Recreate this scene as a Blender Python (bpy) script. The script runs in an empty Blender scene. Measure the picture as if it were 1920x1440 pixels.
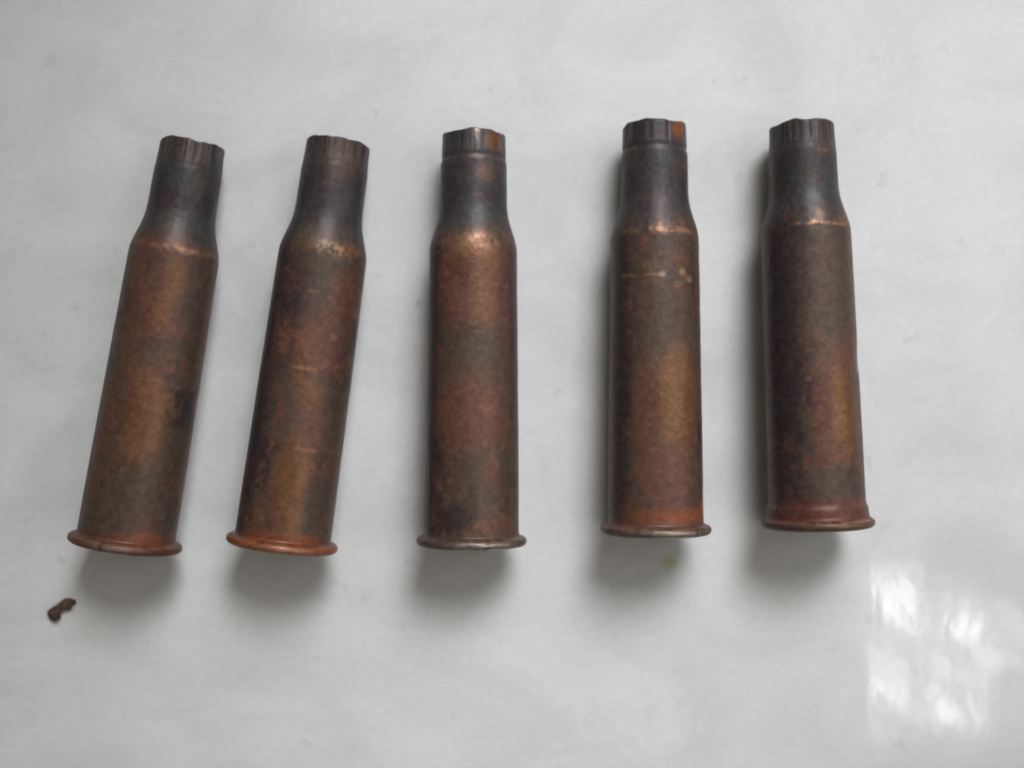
import bpy, math
import numpy as np

MM = 0.001
C = bpy.context.scene.collection
SC = bpy.context.scene

# ------------------------------------------------------------------ camera
cam_d = bpy.data.cameras.new("camera")
cam = bpy.data.objects.new("camera", cam_d)
C.objects.link(cam)
CAM_H = 155 * MM
cam.location = (0, 0, CAM_H)
cam.rotation_euler = (0, 0, 0)
cam_d.sensor_width = 36
cam_d.lens = 39.6
cam_d.clip_start = 0.005
cam_d.clip_end = 20
cam_d.dof.use_dof = True
cam_d.dof.focus_distance = 138 * MM
cam_d.dof.aperture_fstop = 13
SC.camera = cam

# ------------------------------------------------------------------ light
world = bpy.data.worlds.new("World")
SC.world = world
world.use_nodes = True
bg = world.node_tree.nodes["Background"]
bg.inputs["Color"].default_value = (1.0, 0.89, 0.67, 1)
bg.inputs["Strength"].default_value = 0.115
SC.view_settings.view_transform = 'Standard'
SC.view_settings.look = 'None'
SC.view_settings.exposure = 0
SC.view_settings.gamma = 1


def area(name, loc, target, sx, sy, power, color, shape='RECTANGLE', spread=180):
    d = bpy.data.lights.new(name, 'AREA')
    d.shape = shape
    d.size = sx
    d.size_y = sy
    d.energy = power
    d.color = color
    d.spread = math.radians(spread)
    o = bpy.data.objects.new(name, d)
    C.objects.link(o)
    o.location = loc
    v = np.array(target, float) - np.array(loc, float)
    v /= np.linalg.norm(v)
    yaw = math.atan2(v[1], v[0]) + math.pi / 2
    pitch = math.acos(max(-1, min(1, -v[2])))
    o.rotation_euler = (pitch, 0, yaw + math.pi)
    if pitch > 0:
        import mathutils
        o.rotation_euler = mathutils.Vector(v).to_track_quat('-Z', 'Y').to_euler()
    return o


# big soft window light from beyond the mouths, a little to the right
area("window_light", (0.088, 0.228, 0.235), (0.022, 0.020, 0), 0.18, 0.22, 0.121, (0.96, 0.98, 1.0), spread=37)
# broad soft light of the bright room to the right
area("room_light", (0.560, 0.100, 0.520), (0.020, 0, 0), 0.45, 0.60, 1.05, (0.97, 0.98, 1.0))

# bright gaps in the reflected view that gleam on the glossy table (lower right)
GLARE = [  # where each gap gleams on the table (x, y), its breadth and height there (mm), brightness
    (51.4, -26.6, 2.2, 3.7, 0.60),
    (52.7, -28.5, 2.2, 4.1, 0.90),
    (53.4, -30.8, 2.2, 4.1, 1.00),
    (54.1, -32.7, 1.9, 3.4, 0.80),
    (56.0, -25.5, 2.5, 2.9, 0.55),
    (50.6, -36.1, 2.2, 3.2, 0.40),
    (61.4, -30.1, 2.6, 3.4, 0.40),
    (61.9, -34.1, 2.3, 3.7, 0.90),
    (63.3, -33.2, 2.2, 4.1, 1.10),
    (65.0, -37.6, 2.2, 4.4, 0.80),
    (63.8, -41.1, 2.5, 4.1, 0.50),
    (52.5, -38.9, 2.1, 4.4, 0.60),
    (51.5, -42.0, 2.3, 3.7, 1.00),
    (53.6, -44.4, 2.6, 5.1, 0.50),
    (51.7, -47.6, 1.8, 3.4, 0.45),
    (59.3, -38.9, 2.1, 4.4, 0.70),
    (58.0, -42.0, 2.2, 4.4, 0.50),
    (59.3, -45.1, 2.6, 4.4, 0.60),
    (61.4, -45.1, 2.1, 5.6, 0.80),
    (58.0, -47.6, 1.8, 3.7, 0.50),
    (69.0, -31.6, 1.9, 4.4, 0.45),
    (70.5, -34.5, 2.2, 5.1, 0.50),
    (68.3, -38.4, 1.9, 3.7, 0.40),
    (56.9, -36.0, 4.4, 4.4, 0.12),
    (56.1, -30.1, 4.4, 4.4, 0.15),
    (61.0, -37.0, 20.0, 24.0, 0.07),  # wide dim lamp added for a soft halo round the gleams
]
HL = 0.36
for gx, gy, gw, gh, k in GLARE:
    q = (CAM_H + HL) / CAM_H
    tx, ty, w, h = gx * MM, gy * MM, gw * MM * q, gh * MM * q
    area("glare_light", (tx * q, ty * q, HL), (tx, ty, 0), w, h, w * h * 35 * k, (1, 1, 1), 'ELLIPSE')


# ------------------------------------------------------------------ noise
def _hash(ix, iy, iz, seed):
    n = (ix.astype(np.int64) * 374761393 + iy.astype(np.int64) * 668265263 + iz.astype(np.int64) * 2147483647 + seed * 974711) & 0x7fffffff
    n = ((n ^ (n >> 13)) * 1274126177) & 0x7fffffff
    n = ((n ^ (n >> 16)) * 1911520717) & 0x7fffffff
    return ((n ^ (n >> 15)) & 0xffff) / 65535.0


def vnoise(x, y, z, seed):
    ix, iy, iz = np.floor(x), np.floor(y), np.floor(z)
    fx, fy, fz = x - ix, y - iy, z - iz
    fx, fy, fz = [t * t * (3 - 2 * t) for t in (fx, fy, fz)]
    r = 0
    for a in (0, 1):
        for b in (0, 1):
            for c in (0, 1):
                w = (fx if a else 1 - fx) * (fy if b else 1 - fy) * (fz if c else 1 - fz)
                r = r + w * _hash(ix + a, iy + b, iz + c, seed)
    return r


def fbm(x, y, z, seed, octv=4):
    r, a, t = 0, 1.0, 0
    for k in range(octv):
        r = r + a * vnoise(x, y, z, seed + 17 * k)
        t += a
        a *= .55
        x, y, z = x * 2.03, y * 2.03, z * 2.03
    return r / t


def sstep(a, b, x):
    t = np.clip((x - a) / (b - a), 0, 1)
    return t * t * (3 - 2 * t)


# ------------------------------------------------------------------ materials
def nd(nt, typ, **kw):
    n = nt.nodes.new(typ)
    for k, v in kw.items():
        setattr(n, k, v)
    return n


def metal_material(name, seed):
    m = bpy.data.materials.new(name)
    m.use_nodes = True
    nt = m.node_tree
    L = nt.links.new
    b = nt.nodes["Principled BSDF"]
    att = nd(nt, 'ShaderNodeVertexColor', layer_name='patina')
    wear_glint = nd(nt, 'ShaderNodeAttribute', attribute_name='wear_glint')
    tc = nd(nt, 'ShaderNodeTexCoord')
    off = nd(nt, 'ShaderNodeMapping')
    off.inputs['Location'].default_value = (seed * .37, seed * .11, 0)
    L(tc.outputs['Object'], off.inputs['Vector'])
    n1 = nd(nt, 'ShaderNodeTexNoise')
    n1.inputs['Scale'].default_value = 1900
    n1.inputs['Detail'].default_value = 4
    n1.inputs['Roughness'].default_value = .7
    L(off.outputs[0], n1.inputs['Vector'])
    mr = nd(nt, 'ShaderNodeMapRange')
    mr.inputs[1].default_value = .3
    mr.inputs[2].default_value = .72
    mr.inputs[3].default_value = .82
    mr.inputs[4].default_value = 1.2
    L(n1.outputs['Fac'], mr.inputs[0])
    mul = nd(nt, 'ShaderNodeVectorMath', operation='SCALE')
    L(att.outputs['Color'], mul.inputs[0])
    L(mr.outputs[0], mul.inputs['Scale'])
    L(mul.outputs[0], b.inputs['Base Color'])
    # metal shows where the patina has worn off and on painted glints
    me = nd(nt, 'ShaderNodeMapRange')
    me.inputs[3].default_value = .25
    me.inputs[4].default_value = .95
    L(wear_glint.outputs['Fac'], me.inputs[0])
    L(me.outputs[0], b.inputs['Metallic'])
    ro = nd(nt, 'ShaderNodeMapRange')
    ro.inputs[3].default_value = .46
    ro.inputs[4].default_value = .30
    L(wear_glint.outputs['Fac'], ro.inputs[0])
    L(ro.outputs[0], b.inputs['Roughness'])
    b.inputs['Specular IOR Level'].default_value = .35
    bp = nd(nt, 'ShaderNodeBump')
    bp.inputs['Strength'].default_value = .35
    bp.inputs['Distance'].default_value = .00012
    n2 = nd(nt, 'ShaderNodeTexNoise')
    n2.inputs['Scale'].default_value = 1300
    n2.inputs['Detail'].default_value = 5
    L(off.outputs[0], n2.inputs['Vector'])
    L(n2.outputs['Fac'], bp.inputs['Height'])
    L(bp.outputs[0], b.inputs['Normal'])
    return m


def table_material():
    m = bpy.data.materials.new("white_glazed_marble")
    m.use_nodes = True
    nt = m.node_tree
    L = nt.links.new
    b = nt.nodes["Principled BSDF"]
    tc = nd(nt, 'ShaderNodeTexCoord')
    # faint diagonal clouding
    mp = nd(nt, 'ShaderNodeMapping')
    mp.inputs['Rotation'].default_value = (0, 0, math.radians(-38))
    mp.inputs['Scale'].default_value = (45, 62, 20)
    L(tc.outputs['Object'], mp.inputs['Vector'])
    n1 = nd(nt, 'ShaderNodeTexNoise')
    n1.inputs['Scale'].default_value = 1.0
    n1.inputs['Detail'].default_value = 7
    n1.inputs['Roughness'].default_value = .62
    n1.inputs['Distortion'].default_value = .8
    L(mp.outputs[0], n1.inputs['Vector'])
    cr = nd(nt, 'ShaderNodeValToRGB')
    cr.color_ramp.elements[0].position = .33
    cr.color_ramp.elements[0].color = (.69, .692, .700, 1)
    cr.color_ramp.elements[1].position = .62
    cr.color_ramp.elements[1].color = (.795, .795, .80, 1)
    L(n1.outputs['Fac'], cr.inputs['Fac'])
    # small specks and scuffs
    n3 = nd(nt, 'ShaderNodeTexNoise')
    n3.inputs['Scale'].default_value = 230
    n3.inputs['Detail'].default_value = 5
    n3.inputs['Roughness'].default_value = .65
    L(tc.outputs['Object'], n3.inputs['Vector'])
    sp = nd(nt, 'ShaderNodeMapRange')
    sp.inputs[1].default_value = .62
    sp.inputs[2].default_value = .78
    sp.inputs[3].default_value = 1.0
    sp.inputs[4].default_value = .80
    L(n3.outputs['Fac'], sp.inputs[0])
    mul = nd(nt, 'ShaderNodeVectorMath', operation='SCALE')
    L(cr.outputs['Color'], mul.inputs[0])
    L(sp.outputs[0], mul.inputs['Scale'])
    # fine grain and dust
    n4 = nd(nt, 'ShaderNodeTexNoise')
    n4.inputs['Scale'].default_value = 1100
    n4.inputs['Detail'].default_value = 6
    n4.inputs['Roughness'].default_value = .8
    L(tc.outputs['Object'], n4.inputs['Vector'])
    gr = nd(nt, 'ShaderNodeMapRange')
    gr.inputs[1].default_value = .3
    gr.inputs[2].default_value = .7
    gr.inputs[3].default_value = .93
    gr.inputs[4].default_value = 1.05
    L(n4.outputs['Fac'], gr.inputs[0])
    mul2 = nd(nt, 'ShaderNodeVectorMath', operation='SCALE')
    L(mul.outputs[0], mul2.inputs[0])
    L(gr.outputs[0], mul2.inputs['Scale'])
    mul = mul2
    # a small yellow stain below the fourth case
    dist = nd(nt, 'ShaderNodeVectorMath', operation='DISTANCE')
    dist.inputs[1].default_value = (21.7 * MM, -24.6 * MM, 0)
    L(tc.outputs['Object'], dist.inputs[0])
    st = nd(nt, 'ShaderNodeMapRange', interpolation_type='SMOOTHSTEP')
    st.inputs[1].default_value = .3 * MM
    st.inputs[2].default_value = 1.5 * MM
    st.inputs[3].default_value = .4
    st.inputs[4].default_value = 0
    L(dist.outputs['Value'], st.inputs[0])
    mx = nd(nt, 'ShaderNodeMix', data_type='RGBA')
    L(st.outputs[0], mx.inputs[0])
    L(mul.outputs[0], mx.inputs[6])
    mx.inputs[7].default_value = (.62, .48, .13, 1)
    L(mx.outputs[2], b.inputs['Base Color'])
    b.inputs['Roughness'].default_value = .08
    b.inputs['IOR'].default_value = 1.5
    # slightly wavy polish: breaks reflections into streaks
    m2 = nd(nt, 'ShaderNodeMapping')
    m2.inputs['Scale'].default_value = (200, 95, 100)
    L(tc.outputs['Object'], m2.inputs['Vector'])
    n2 = nd(nt, 'ShaderNodeTexNoise')
    n2.inputs['Scale'].default_value = 1
    n2.inputs['Detail'].default_value = 3
    L(m2.outputs[0], n2.inputs['Vector'])
    bp = nd(nt, 'ShaderNodeBump')
    bp.inputs['Strength'].default_value = 1
    bp.inputs['Distance'].default_value = .00005
    L(n2.outputs['Fac'], bp.inputs['Height'])
    L(bp.outputs[0], b.inputs['Normal'])
    return m


def plain(name, col, rough=.7):
    m = bpy.data.materials.new(name)
    m.use_nodes = True
    nt = m.node_tree
    b = nt.nodes["Principled BSDF"]
    n = nd(nt, 'ShaderNodeTexNoise')
    n.inputs['Scale'].default_value = 900
    tc = nd(nt, 'ShaderNodeTexCoord')
    nt.links.new(tc.outputs['Object'], n.inputs['Vector'])
    cr = nd(nt, 'ShaderNodeValToRGB')
    cr.color_ramp.elements[0].position = .35
    cr.color_ramp.elements[0].color = [c * .55 for c in col] + [1]
    cr.color_ramp.elements[1].position = .7
    cr.color_ramp.elements[1].color = [min(1, c * 1.4) for c in col] + [1]
    nt.links.new(n.outputs['Fac'], cr.inputs['Fac'])
    nt.links.new(cr.outputs['Color'], b.inputs['Base Color'])
    b.inputs['Roughness'].default_value = rough
    return m


def mesh_obj(name, verts, faces, mat, parent=None, smooth=True):
    me = bpy.data.meshes.new(name)
    me.from_pydata([tuple(v) for v in verts], [], faces)
    me.materials.append(mat)
    if smooth:
        me.polygons.foreach_set('use_smooth', [True] * len(me.polygons))
    o = bpy.data.objects.new(name, me)
    C.objects.link(o)
    if parent:
        o.parent = parent
    return o


# ------------------------------------------------------------------ table top
def build_table():
    w, d, t, bv = .55, .45, .022, .003
    rings = [(0, -t), (0, -bv), (bv * .3, -bv * .3), (bv, 0)]
    V, F = [], []
    for ins, z in rings:
        for sx, sy in ((-1, -1), (1, -1), (1, 1), (-1, 1)):
            V.append((sx * (w - ins), sy * (d - ins), z))
    for k in range(3):
        for i in range(4):
            j = (i + 1) % 4
            F.append((k * 4 + i, k * 4 + j, k * 4 + 4 + j, k * 4 + 4 + i))
    F.append((12, 13, 14, 15))
    F.append((3, 2, 1, 0))
    o = mesh_obj("tabletop", V, F, table_material(), smooth=False)
    o["kind"] = "structure"


build_table()

# ------------------------------------------------------------------ cartridge cases
NA = 240          # points round
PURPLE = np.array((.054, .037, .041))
OLIVE = np.array((.100, .068, .051))
RED = np.array((.158, .069, .053))
BRASS = np.array((.215, .103, .052))
COPPER = np.array((.420, .225, .130))
GREY = np.array((.058, .056, .058))
RUST = np.array((.330, .095, .030))
DKRED = np.array((.130, .045, .032))
SILVER = np.array((.560, .470, .410))
VERD = np.array((.075, .105, .080))
PAL = dict(purple=PURPLE, olive=OLIVE, red=RED, brass=BRASS, copper=COPPER, grey=GREY, rust=RUST, dkred=DKRED,
           silver=SILVER, verd=VERD)


def base_profile(L, rustring):
    """control points (s from the head, radius), mm"""
    P = [(0.00, 6.35), (0.08, 6.70), (0.24, 6.98), (0.48, 7.17), (0.80, 7.24), (1.10, 7.20), (1.34, 7.04), (1.50, 6.80),
         (1.57, 6.50), (1.68, 6.31), (1.9, 6.235), (2.5, 6.205)]
    if rustring:
        P = P[:8] + [(1.66, 6.66), (1.9, 6.56), (2.5, 6.50), (3.0, 6.44), (3.3, 6.28), (3.7, 6.205)]
    P += [(6, 6.18), (12, 6.12), (20, 6.03), (30, 5.90), (36, 5.82), (38.2, 5.79), (39.1, 5.74), (39.8, 5.62), (40.6, 5.40),
          (41.6, 5.08), (42.6, 4.78), (43.5, 4.58), (44.6, 4.46), (46, 4.41), (L - 4.2, 4.37), (L - 3.3, 4.34), (L - 2.5, 4.25),
          (L - 1.5, 4.20), (L - .25, 4.17), (L - .08, 4.13), (L, 4.05)]
    P = np.array(P)
    P[:, 0] -= .22 * np.clip(P[:, 0] / 1.5, 0, 1) * np.clip((5 - P[:, 0]) / 2.5, 0, 1)      # a thin disc of a rim
    return P


def profile_fn(P):
    # monotone cubic through the control points
    x, y = P[:, 0], P[:, 1]
    h = np.diff(x)
    dl = np.diff(y) / h
    m = np.zeros_like(y)
    m[0], m[-1] = dl[0], dl[-1]
    for i in range(1, len(x) - 1):
        m[i] = 0 if dl[i - 1] * dl[i] <= 0 else 2 * dl[i - 1] * dl[i] / (dl[i - 1] + dl[i])

    def f(s):
        i = np.clip(np.searchsorted(x, s, side='right') - 1, 0, len(x) - 2)
        t = (s - x[i]) / h[i]
        return ((1 + 2 * t) * (1 - t) ** 2 * y[i] + t * (1 - t) ** 2 * h[i] * m[i]
                + t * t * (3 - 2 * t) * y[i + 1] + t * t * (t - 1) * h[i] * m[i + 1])
    return f


def make_case(idx, x, y, ang, L, spec, label):
    seed = 100 + idx * 31
    fprof = profile_fn(base_profile(L, spec.get('rustring', False)))
    s1 = np.concatenate([np.linspace(0, 2.4, 26), np.linspace(2.4, 5, 16)[1:], np.linspace(5, 38, 170)[1:],
                         np.linspace(38, 45, 60)[1:], np.linspace(45, L - 3.6, 34)[1:], np.linspace(L - 3.6, L, 40)[1:]])
    phi = np.linspace(0, 2 * math.pi, NA, endpoint=False)   # 0 = up, +90 = right
    S, PH = np.meshgrid(s1, phi, indexing='ij')
    R = fprof(S)
    cx, cz = np.sin(PH), np.cos(PH)
    # crimp folds: narrow creases near the mouth, uneven
    fold = sstep(L - 4.0, L - 1.8, S)
    n = 17
    rng = np.random.default_rng(seed)
    cen = (np.arange(n) + rng.uniform(-.32, .32, n)) * 2 * math.pi / n
    dep = rng.uniform(.15, 1.1, n)
    wid = rng.uniform(.03, .075, n)
    crease = 0
    for c, d, wd in zip(cen, dep, wid):
        dd = (PH - c + math.pi) % (2 * math.pi) - math.pi
        crease = crease + d * np.exp(-(dd / wd) ** 2)
    R = R - fold * crease * .085 * (1 - .6 * sstep(L - .7, L, S))
    # flats between folds and general unevenness of an old fired case
    R = R + fold * .018 * np.cos(PH * 6 + idx)
    R = R - spec.get('groove', .04) * np.exp(-((S - (L - 3.3)) / .4) ** 2)
    R = R + .05 * (fbm(cx * 1.6 + 7, S * .09, cz * 1.6, seed, 2) - .5)
    R = R + .035 * (fbm(cx * 6, S * .8, cz * 6, seed + 3, 3) - .5) * sstep(2.5, 5, S)
    for ds, dph, ss, sp, amt in spec.get('dents', []):
        dd = (PH - math.radians(dph) + math.pi) % (2 * math.pi) - math.pi
        R = R - amt * np.exp(-((S - ds) / ss) ** 2 - (dd / math.radians(sp)) ** 2)
    # ragged edge
    edge = (fbm(cx * 2.2, cz * 2.2, cx * 0 + idx, seed + 9, 3) - .5) * .65 - .0 * crease
    edge = edge + spec.get('slant', 0) * cx
    YS = S + sstep(L - 3, L, S) * edge
    X3 = np.stack([R * cx, YS, R * cz], -1)
    # ---------- colour
    q = lambda f, sd, o=4: fbm(cx * 5.8 * f, S * f, cz * 5.8 * f, seed + sd, o)
    big, mid, fine = q(.16, 1), q(.45, 2), q(1.6, 4)
    long_ = fbm(cx * 4, S * .12, cz * 4, seed + 8, 4)
    col = np.ones(S.shape + (3,)) * OLIVE
    wear_glint = np.zeros(S.shape)

    def lay(c, m):
        nonlocal col
        m = np.clip(m, 0, 1)[..., None]
        col = col * (1 - m) + (PAL[c] if isinstance(c, str) else np.array(c)) * m
    lay('purple', .8 * sstep(.48, .66, big))
    lay('red', .75 * sstep(.47, .62, mid * .5 + long_ * .5))
    lay('brass', .5 * sstep(.52, .68, fine * .35 + mid * .3 + big * .35))
    # neck and shoulder: sooty grey with purple
    nk = sstep(40.0, 42.3, S + 3.2 * (mid - .5))
    lay('grey', nk * .95)
    lay('purple', nk * .75 * sstep(.42, .62, q(.35, 21)))
    lay('olive', nk * .5 * sstep(.55, .7, q(.5, 23)))
    rim = 1 - sstep(1.7, 2.7, S + 1.0 * (mid - .5))
    for c, s0, p0, ss, sp, amt in spec['patches']:
        dd = (PH - math.radians(p0) + math.pi) % (2 * math.pi) - math.pi
        d = ((S - s0) / ss) ** 2 + (dd / math.radians(sp)) ** 2
        m = amt * sstep(1.9, .0, d + (1.8 if ss > 1.3 else 3.2) * (fine * .45 + mid * .55 - .5))
        lay(c, m)
        if c in ('copper', 'silver'):
            wear_glint = np.maximum(wear_glint, m)
        if c == 'brass':
            wear_glint = np.maximum(wear_glint, m * .35)
    lay(spec['rim'][0], rim * spec['rim'][1] * sstep(.25, .5, mid + .15))
    # scuffed ring where the shoulder starts, carrying a painted glint towards the light
    w, p0, sp, amt = spec['ring']
    dd = (PH - math.radians(p0) + math.pi) % (2 * math.pi) - math.pi
    rc = 39.3 + .5 * (q(.35, 41) - .5)
    m = amt * np.exp(-((S - rc) / w) ** 2) * np.exp(-(dd / math.radians(sp)) ** 2) * sstep(.32, .6, fine * .6 + mid * .4)
    lay('copper', m)
    wear_glint = np.maximum(wear_glint, m * .9)
    # scratches across the case; lines at the shoulder are painted glints
    for s0, pa, pb, w, amt in spec.get('lines', []):
        a, b = math.radians(pa), math.radians(pb)
        dd = (PH + math.pi) % (2 * math.pi) - math.pi
        m = .65 * amt * np.exp(-((S - s0 - .25 * (q(.3, 55) - .5)) / w) ** 2) * sstep(a - .06, a + .06, dd) * sstep(b + .06, b - .06, dd)
        m = m * sstep(.25, .5, fine)
        lay('copper', m)
        wear_glint = np.maximum(wear_glint, m * .6)
    # rim edge colour, a painted highlight on its upper corner, then painted edge shine
    lay(spec.get('edgecol', 'olive'), .75 * sstep(1.2, 1.1, S))
    m = .55 * np.exp(-((S - 1.15) / .13) ** 2) * np.exp(-((PH + math.pi) % (2 * math.pi) - math.pi - .25) ** 2 / .9) * sstep(.3, .6, fine)
    lay('copper', m)
    wear_glint = np.maximum(wear_glint, m * .8)
    e0, esp, ec, eamt = spec['edge']
    dd = (PH - math.radians(e0) + math.pi) % (2 * math.pi) - math.pi
    ed = np.exp(-((S - .64) / .26) ** 2) + .8 * np.exp(-((S - .12) / .16) ** 2)
    m = eamt * np.clip(ed, 0, 1) * np.exp(-(dd / math.radians(esp)) ** 2) * sstep(.2, .45, fine)
    lay(ec, m)
    wear_glint = np.maximum(wear_glint, m)
    # paler streaks between the folds, darker along the creases
    lay((.15, .125, .12), fold * .6 * sstep(.56, .7, fbm(cx * 14, S * .15, cz * 14, seed + 77, 2)))
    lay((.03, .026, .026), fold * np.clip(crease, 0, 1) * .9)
    lay('purple', sstep(L - .15, L, S) * .6)
    col = col * (.58 + .68 * fine)[..., None]
    # ---------- normals over the whole grid so that part seams stay smooth
    dS = np.gradient(X3, axis=0)
    dP = np.roll(X3, -1, 1) - np.roll(X3, 1, 1)
    N = np.cross(dP, dS)
    N /= np.linalg.norm(N, axis=-1, keepdims=True)
    if N[len(s1) // 2, 0, 2] < 0:
        N = -N
    mat = metal_material("tarnished_brass", idx + 1)

    # tilt so that rim and shoulder both touch the table
    rr = fprof(s1)
    sel = s1 > 10
    slope = np.min((7.24 - rr[sel]) / (s1[sel] - .8))
    root = bpy.data.objects.new("cartridge_case", None)
    root.empty_display_size = .005
    C.objects.link(root)
    tilt = -math.atan(slope)
    root.rotation_euler = (tilt, 0, math.radians(ang))
    zh = 7.24 / math.cos(tilt) + .02 + .8 * slope
    ca, sa = math.cos(math.radians(ang)), math.sin(math.radians(ang))
    root.location = ((x + .8 * sa) * MM, (y - .8 * ca) * MM, zh * MM)
    root["label"] = label
    root["category"] = "cartridge case"
    root["group"] = "spent cartridge cases lying in a row"

    def part(name, s_a, s_b, extra=None, parent=root):
        i0 = int(np.argmin(abs(s1 - s_a)))
        i1 = int(np.argmin(abs(s1 - s_b)))
        V = X3[i0:i1 + 1].reshape(-1, 3)
        CO = col[i0:i1 + 1].reshape(-1, 3)
        W = wear_glint[i0:i1 + 1].reshape(-1)
        NN = N[i0:i1 + 1].reshape(-1, 3)
        rows = i1 - i0 + 1
        F = []
        for r in range(rows - 1):
            for k in range(NA):
                k2 = (k + 1) % NA
                F.append((r * NA + k, r * NA + k2, (r + 1) * NA + k2, (r + 1) * NA + k))
        nv = len(V)
        if extra:
            # further rings (offset inwards) continuing from first or last row
            for where, rings in extra.items():
                src = X3[i0] if where == 'head' else X3[i1]
                prev = np.arange(NA) + (0 if where == 'head' else (rows - 1) * NA)
                for rad, dy, c in rings:
                    rr0 = np.hypot(src[:, 0], src[:, 2])
                    k = np.full(NA, rad / rr0.mean()) if where == 'head' else (rr0 - rad) / rr0
                    ring = np.stack([src[:, 0] * k, src[:, 1] + dy, src[:, 2] * k], -1)
                    base = len(V)
                    V = np.concatenate([V, ring])
                    CO = np.concatenate([CO, np.ones((NA, 3)) * np.array(c)])
                    W = np.concatenate([W, np.zeros(NA)])
                    cur = np.arange(NA) + base
                    for a in range(NA):
                        a2 = (a + 1) % NA
                        if where == 'head':
                            F.append((cur[a], cur[a2], prev[a2], prev[a]))
                        else:
                            F.append((prev[a], prev[a2], cur[a2], cur[a]))
                    prev = cur
                if where == 'head':
                    F.append(tuple(int(t) for t in prev[::-1]))
                else:
                    F.append(tuple(int(t) for t in prev))
            F = [tuple(int(t) for t in f) for f in F]
        o = mesh_obj(name, V * MM, F, mat, parent)
        me = o.data
        ca_ = me.color_attributes.new('patina', 'FLOAT_COLOR', 'POINT')
        ca_.data.foreach_set('color', np.concatenate([CO, np.ones((len(CO), 1))], 1).astype(np.float32).ravel())
        wa = me.attributes.new('wear_glint', 'FLOAT', 'POINT')
        wa.data.foreach_set('value', W.astype(np.float32))
        # smooth across seams on the outer wall, face normals elsewhere
        nrm = np.zeros((len(V), 3))
        nrm[:nv] = NN
        me.normals_split_custom_set_from_vertices([tuple(t) for t in nrm])
        return o

    dk = (.05, .045, .042)
    rimo = part("rim", 0, 1.824, {'head': [(6.3, -.02, OLIVE), (3.4, -.02, OLIVE), (3.3, .15, dk)]})
    part("body", 1.824, 39.3)
    part("shoulder", 39.3, 44.3)
    part("neck", 44.3, L - 3.2)
    part("mouth", L - 3.2, L, {'mouth': [(.18, .04, dk), (.36, -.03, dk), (.42, -2.5, dk), (.45, -9, dk), (.2, -14, dk)]})
    # primer seated in the head
    V, F = [], []
    for rad, yy in ((3.2, .14), (3.18, .02), (2.9, -.01), (0.9, .0)):
        for a in range(32):
            t = 2 * math.pi * a / 32
            V.append((rad * math.sin(t) * MM, yy * MM, rad * math.cos(t) * MM))
    for r in range(3):
        for a in range(32):
            b_ = (a + 1) % 32
            F.append(((r + 1) * 32 + a, (r + 1) * 32 + b_, r * 32 + b_, r * 32 + a))
    F.append(tuple(range(127, 95, -1)))
    mesh_obj("primer", V, F, PRIMER, rimo)
    return root


PRIMER = plain("dull_primer_metal", (.16, .11, .07), .5)

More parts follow.
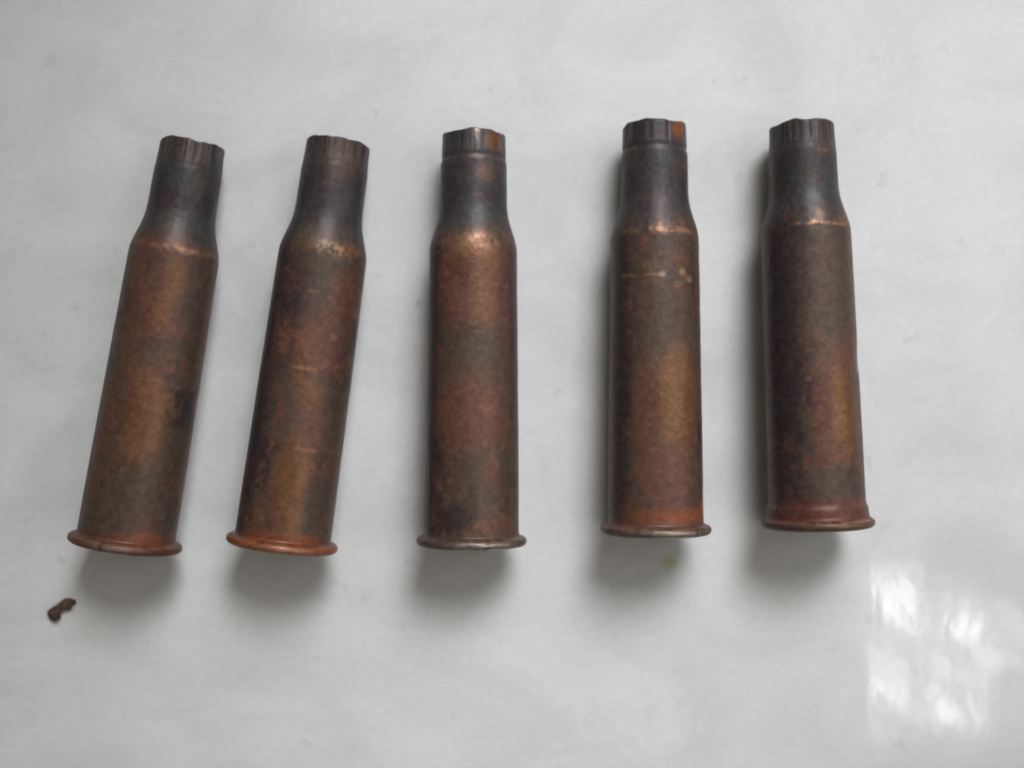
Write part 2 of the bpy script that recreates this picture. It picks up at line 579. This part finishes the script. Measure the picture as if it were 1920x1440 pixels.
CASES = [
    dict(x=-50.65, y=-20.65, ang=-8.94, L=53.9, folds=17,
         label="leftmost leaning case with dull red and orange rim, nearest the rust flake",
         spec=dict(slant=.1, rim=('dkred', .6), ring=(.35, 25, 45, .8), edge=(2, 22, 'silver', .4), edgecol='dkred',
                   patches=[('purple', 22, -70, 26, 22, .5), ('red', 33, 0, 8, 40, .6), ('brass', 35, 22, 3.5, 14, .7),  # long purple patch paints shade down the left flank
                            ('brass', 30.0, 8, 3.2, 16, .85), ('red', 25, -5, 6, 30, .5), ('brass', 17, 14, 6.5, 26, .95),
                            ('brass', 22, 8, 1.5, 18, .8), ('red', 15, -35, 8, 14, .6), ('olive', 6, 10, 5.5, 60, .95),
                            ('red', 8, -38, 1.8, 10, .8), ('red', 4, 38, 1.6, 12, .6), ('olive', 26.5, 12, 2.2, 22, .6),
                            ('rust', 1.6, 38, 1.3, 32, .75), ('olive', 52.5, 20, 1.6, 45, .5)],
                   lines=[(22.3, 0, 30, .16, .35), (27.8, -5, 25, .14, .25)])),
    dict(x=-30.1, y=-20.72, ang=-7.63, L=54.1, folds=17,
         label="second case from the left, bright orange rim and copper patch at its shoulder",
         spec=dict(slant=.0, rim=('dkred', .5), ring=(.75, 28, 30, 1.0), edge=(12, 28, 'silver', .35), edgecol='rust',
                   patches=[('purple', 24, -60, 22, 30, .9), ('purple', 34, -30, 4, 34, .7), ('olive', 33, 8, 6, 18, .7),  # first purple patch: left-side shade put into the colour
                            ('red', 31, 50, 6, 18, .7), ('red', 27, 20, 5, 30, .7), ('brass', 25, 8, 4, 16, .6),
                            ('brass', 20, 18, 2.0, 16, .8), ('red', 15.5, 22, 3, 24, .7), ('brass', 9.5, 10, 5.5, 24, .95),
                            ('olive', 7.5, 38, 2.2, 12, .7), ('rust', 1.5, 8, 1.2, 46, 1.0), ('brass', 4, 10, 2.6, 20, .8), ('red', 4.5, -14, 2.6, 18, .7),
                            ('olive', 51.5, 22, 2.6, 40, .9), ('copper', 28, 38, .4, 5, .35)],
                   lines=[(23.6, -8, 22, .2, .7), (13.4, -5, 35, .2, .55), (33.5, -2, 16, .15, .4)])),
    dict(x=-5.31, y=-20.41, ang=-.29, L=54.2, folds=17,
         label="middle case of five, silvery shine on its rim and wide coppery shoulder",
         spec=dict(slant=.0, groove=.13, rim=('olive', .6), ring=(1.0, 8, 38, .65), edge=(14, 30, 'silver', 1.0),
                   patches=[('purple', 18, -66, 30, 18, .7), ('purple', 28, 72, 16, 16, .7), ('brass', 36.6, 4, 2.8, 42, .95),  # purple on the left flank is painted shade
                            ('copper', 38.2, 0, 1.2, 26, .45), ('red', 32.5, -4, 5, 42, .9), ('brass', 31, 16, 4, 18, .7), ('olive', 24.5, 5, 4.0, 40, .95),  # copper patch is a painted shoulder highlight
                            ('red', 17, 4, 6, 40, .95), ('brass', 18.5, 22, 2, 10, .4), ('olive', 8, 6, 4.5, 44, .9), ('red', 9.5, 26, 2.2, 10, .8),
                            ('purple', 4, -26, 2.2, 26, .8), ('red', 2.8, 45, 1.5, 26, .7),
                            ('silver', 53.8, 8, 1.2, 5, .45), ('brass', 52.8, 42, 1.5, 20, .8), ('rust', 53.2, 48, .7, 10, .3),
                            ('copper', 48.6, 22, 1.4, 16, .25)],
                   lines=[(50.6, -10, 30, .2, .3), (45.6, 5, 18, .15, .3), (34.2, -5, 12, .12, .3)])),
    dict(x=18.83, y=-18.9, ang=-.11, L=53.9, folds=17,
         label="second case from the right, scratched below its shoulder, with orange rust spot at its mouth",
         spec=dict(slant=.0, groove=.14, rim=('red', .6), ring=(.38, 18, 52, .6), edge=(14, 36, 'silver', .75),
                   patches=[('purple', 24, -62, 24, 24, .85), ('olive', 29, 8, 9, 44, .95), ('brass', 17, 20, 7, 30, 1.0), ('brass', 20, 24, 4, 24, .8),  # purple darkens the left flank as painted shade
                            ('red', 15, -18, 8, 16, .85), ('red', 7.5, 12, 4.2, 34, .85), ('olive', 7, 55, 2.2, 18, .7),
                            ('rust', 2.7, 20, 1.0, 62, .8), ('rust', 3.3, 66, 1.2, 12, .9), ('red', 4, -10, 1.5, 40, .5),
                            ('rust', 53.0, 43, 1.0, 17, .7), ('rust', 52.4, 50, 1.4, 20, .3), ('verd', 51.2, 66, 1.4, 12, .7), ('red', 35.2, 26, 1.2, 16, .5),
                            ('copper', 33.9, 30, .5, 5, .8), ('copper', 33.1, 38, .45, 4, .7), ('copper', 32.3, 25, .4, 7, .5), ('red', 31.4, 27, 1.3, 9, .6), ('red', 35.6, 22, .6, 8, .5), ('silver', 33.5, 2, .4, 5, .7), ('silver', 33.0, 42, .4, 4, .6)],
                   lines=[(33.5, -55, 3, .17, .75), (32.0, 14, 32, .14, .6), (39.1, -5, 50, .14, .7)])),
    dict(x=40.05, y=-18.05, ang=1.75, L=53.2, folds=17,
         label="rightmost dark olive case, thin bright shoulder line and rusty red ring above rim",
         spec=dict(slant=.12, rim=('dkred', .9), rustring=True, ring=(.24, 14, 50, .75), edge=(20, 40, 'copper', .3),
                   dents=[(22, 68, 1.6, 12, .22)],
                   patches=[('purple', 26, -55, 22, 30, .95), ('olive', 31, 18, 9, 34, .98), ('red', 22, 26, 3, 22, .8),  # shaded left flank painted in purple
                            ('brass', 14, 22, 7.5, 26, 1.0), ('red', 15, -2, 8, 14, .7), ('brass', 12, 34, 3, 18, .6), ('red', 9, 8, 1.6, 24, .6),
                            ('olive', 6, 20, 2.4, 44, .95), ('red', 9.2, 44, 1.2, 10, .7), ('dkred', 2.8, 0, 1.3, 70, .9), ('red', 3, 48, 1.2, 24, .8),
                            ('copper', 20.6, 62, .4, 8, .5), ('olive', 49.2, 30, 1.0, 24, .8), ('olive', 51.5, 55, 2.4, 20, .8),
                            ('copper', 40.5, 6, .8, 6, .2)],  # copper spot adds a painted glint on the shoulder
                   lines=[(49.0, 12, 34, .18, .4), (39.2, -20, 50, .14, .8)])),
]
for i, c in enumerate(CASES):
    make_case(i, c['x'], c['y'], c['ang'], c['L'], c['spec'], c['label'])


# ------------------------------------------------------------------ debris
def lump(name, chain, mat, seed, smooth=True):
    """a flake built from overlapping blobs along a bent chain, one closed skin"""
    V, F = [], []
    nr, ns = 18, len(chain)
    for k, (x, y, w, h) in enumerate(chain):
        a, b = chain[max(0, k - 1)], chain[min(ns - 1, k + 1)]
        dx, dy = b[0] - a[0], b[1] - a[1]
        l = math.hypot(dx, dy)
        nx, ny = -dy / l, dx / l
        for j in range(nr):
            t = 2 * math.pi * j / nr
            g = 1 + 1.25 * (float(vnoise(np.array(k * .9), np.array(math.cos(t) * 2.6), np.array(math.sin(t) * 2.6), seed)) - .5)
            V.append((x + nx * w * g * math.cos(t), y + ny * w * g * math.cos(t), h * (1 + g * math.sin(t)) * .5))
    for k in range(ns - 1):
        for j in range(nr):
            j2 = (j + 1) % nr
            F.append((k * nr + j, (k + 1) * nr + j, (k + 1) * nr + j2, k * nr + j2))
    F.append(tuple(range(nr)))
    F.append(tuple(range(ns * nr - 1, (ns - 1) * nr - 1, -1)))
    cx = sum(c[0] for c in chain) / ns
    cy = sum(c[1] for c in chain) / ns
    V = [((vx - cx) * MM, (vy - cy) * MM, max(0.0, vz) * MM) for vx, vy, vz in V]
    o = mesh_obj(name, V, F, mat, smooth=smooth)
    o.location = (cx * MM, cy * MM, .00002)
    return o


flake = lump("rust_flake", [(-63.5, -32.2, .15, .4), (-63.2, -32.0, .62, .8), (-62.75, -31.65, .92, 1.1), (-62.4, -31.0, .72, 1.0),
                            (-61.9, -30.6, .52, .8), (-61.4, -30.45, .62, .8), (-60.95, -30.3, .78, .7), (-60.5, -30.0, .50, .6),
                            (-60.2, -30.0, .34, .5), (-60.0, -30.3, .08, .3)],
             plain("rust_brown", (.080, .042, .032), .75), 5, False)
flake["label"] = "small dark brown crooked rust flake on the white table below the leftmost case"
flake["category"] = "flake"
grain = lump("white_grain", [(-13.1, 10.9, .05, .05), (-12.98, 11.05, .22, .10), (-12.8, 11.3, .26, .12), (-12.62, 11.55, .16, .09), (-12.52, 11.7, .05, .04)],
             plain("white_crumb", (.95, .95, .94), .2), 8)
grain["label"] = "tiny white grain on the table at the left edge of the middle case"
grain["category"] = "crumb"
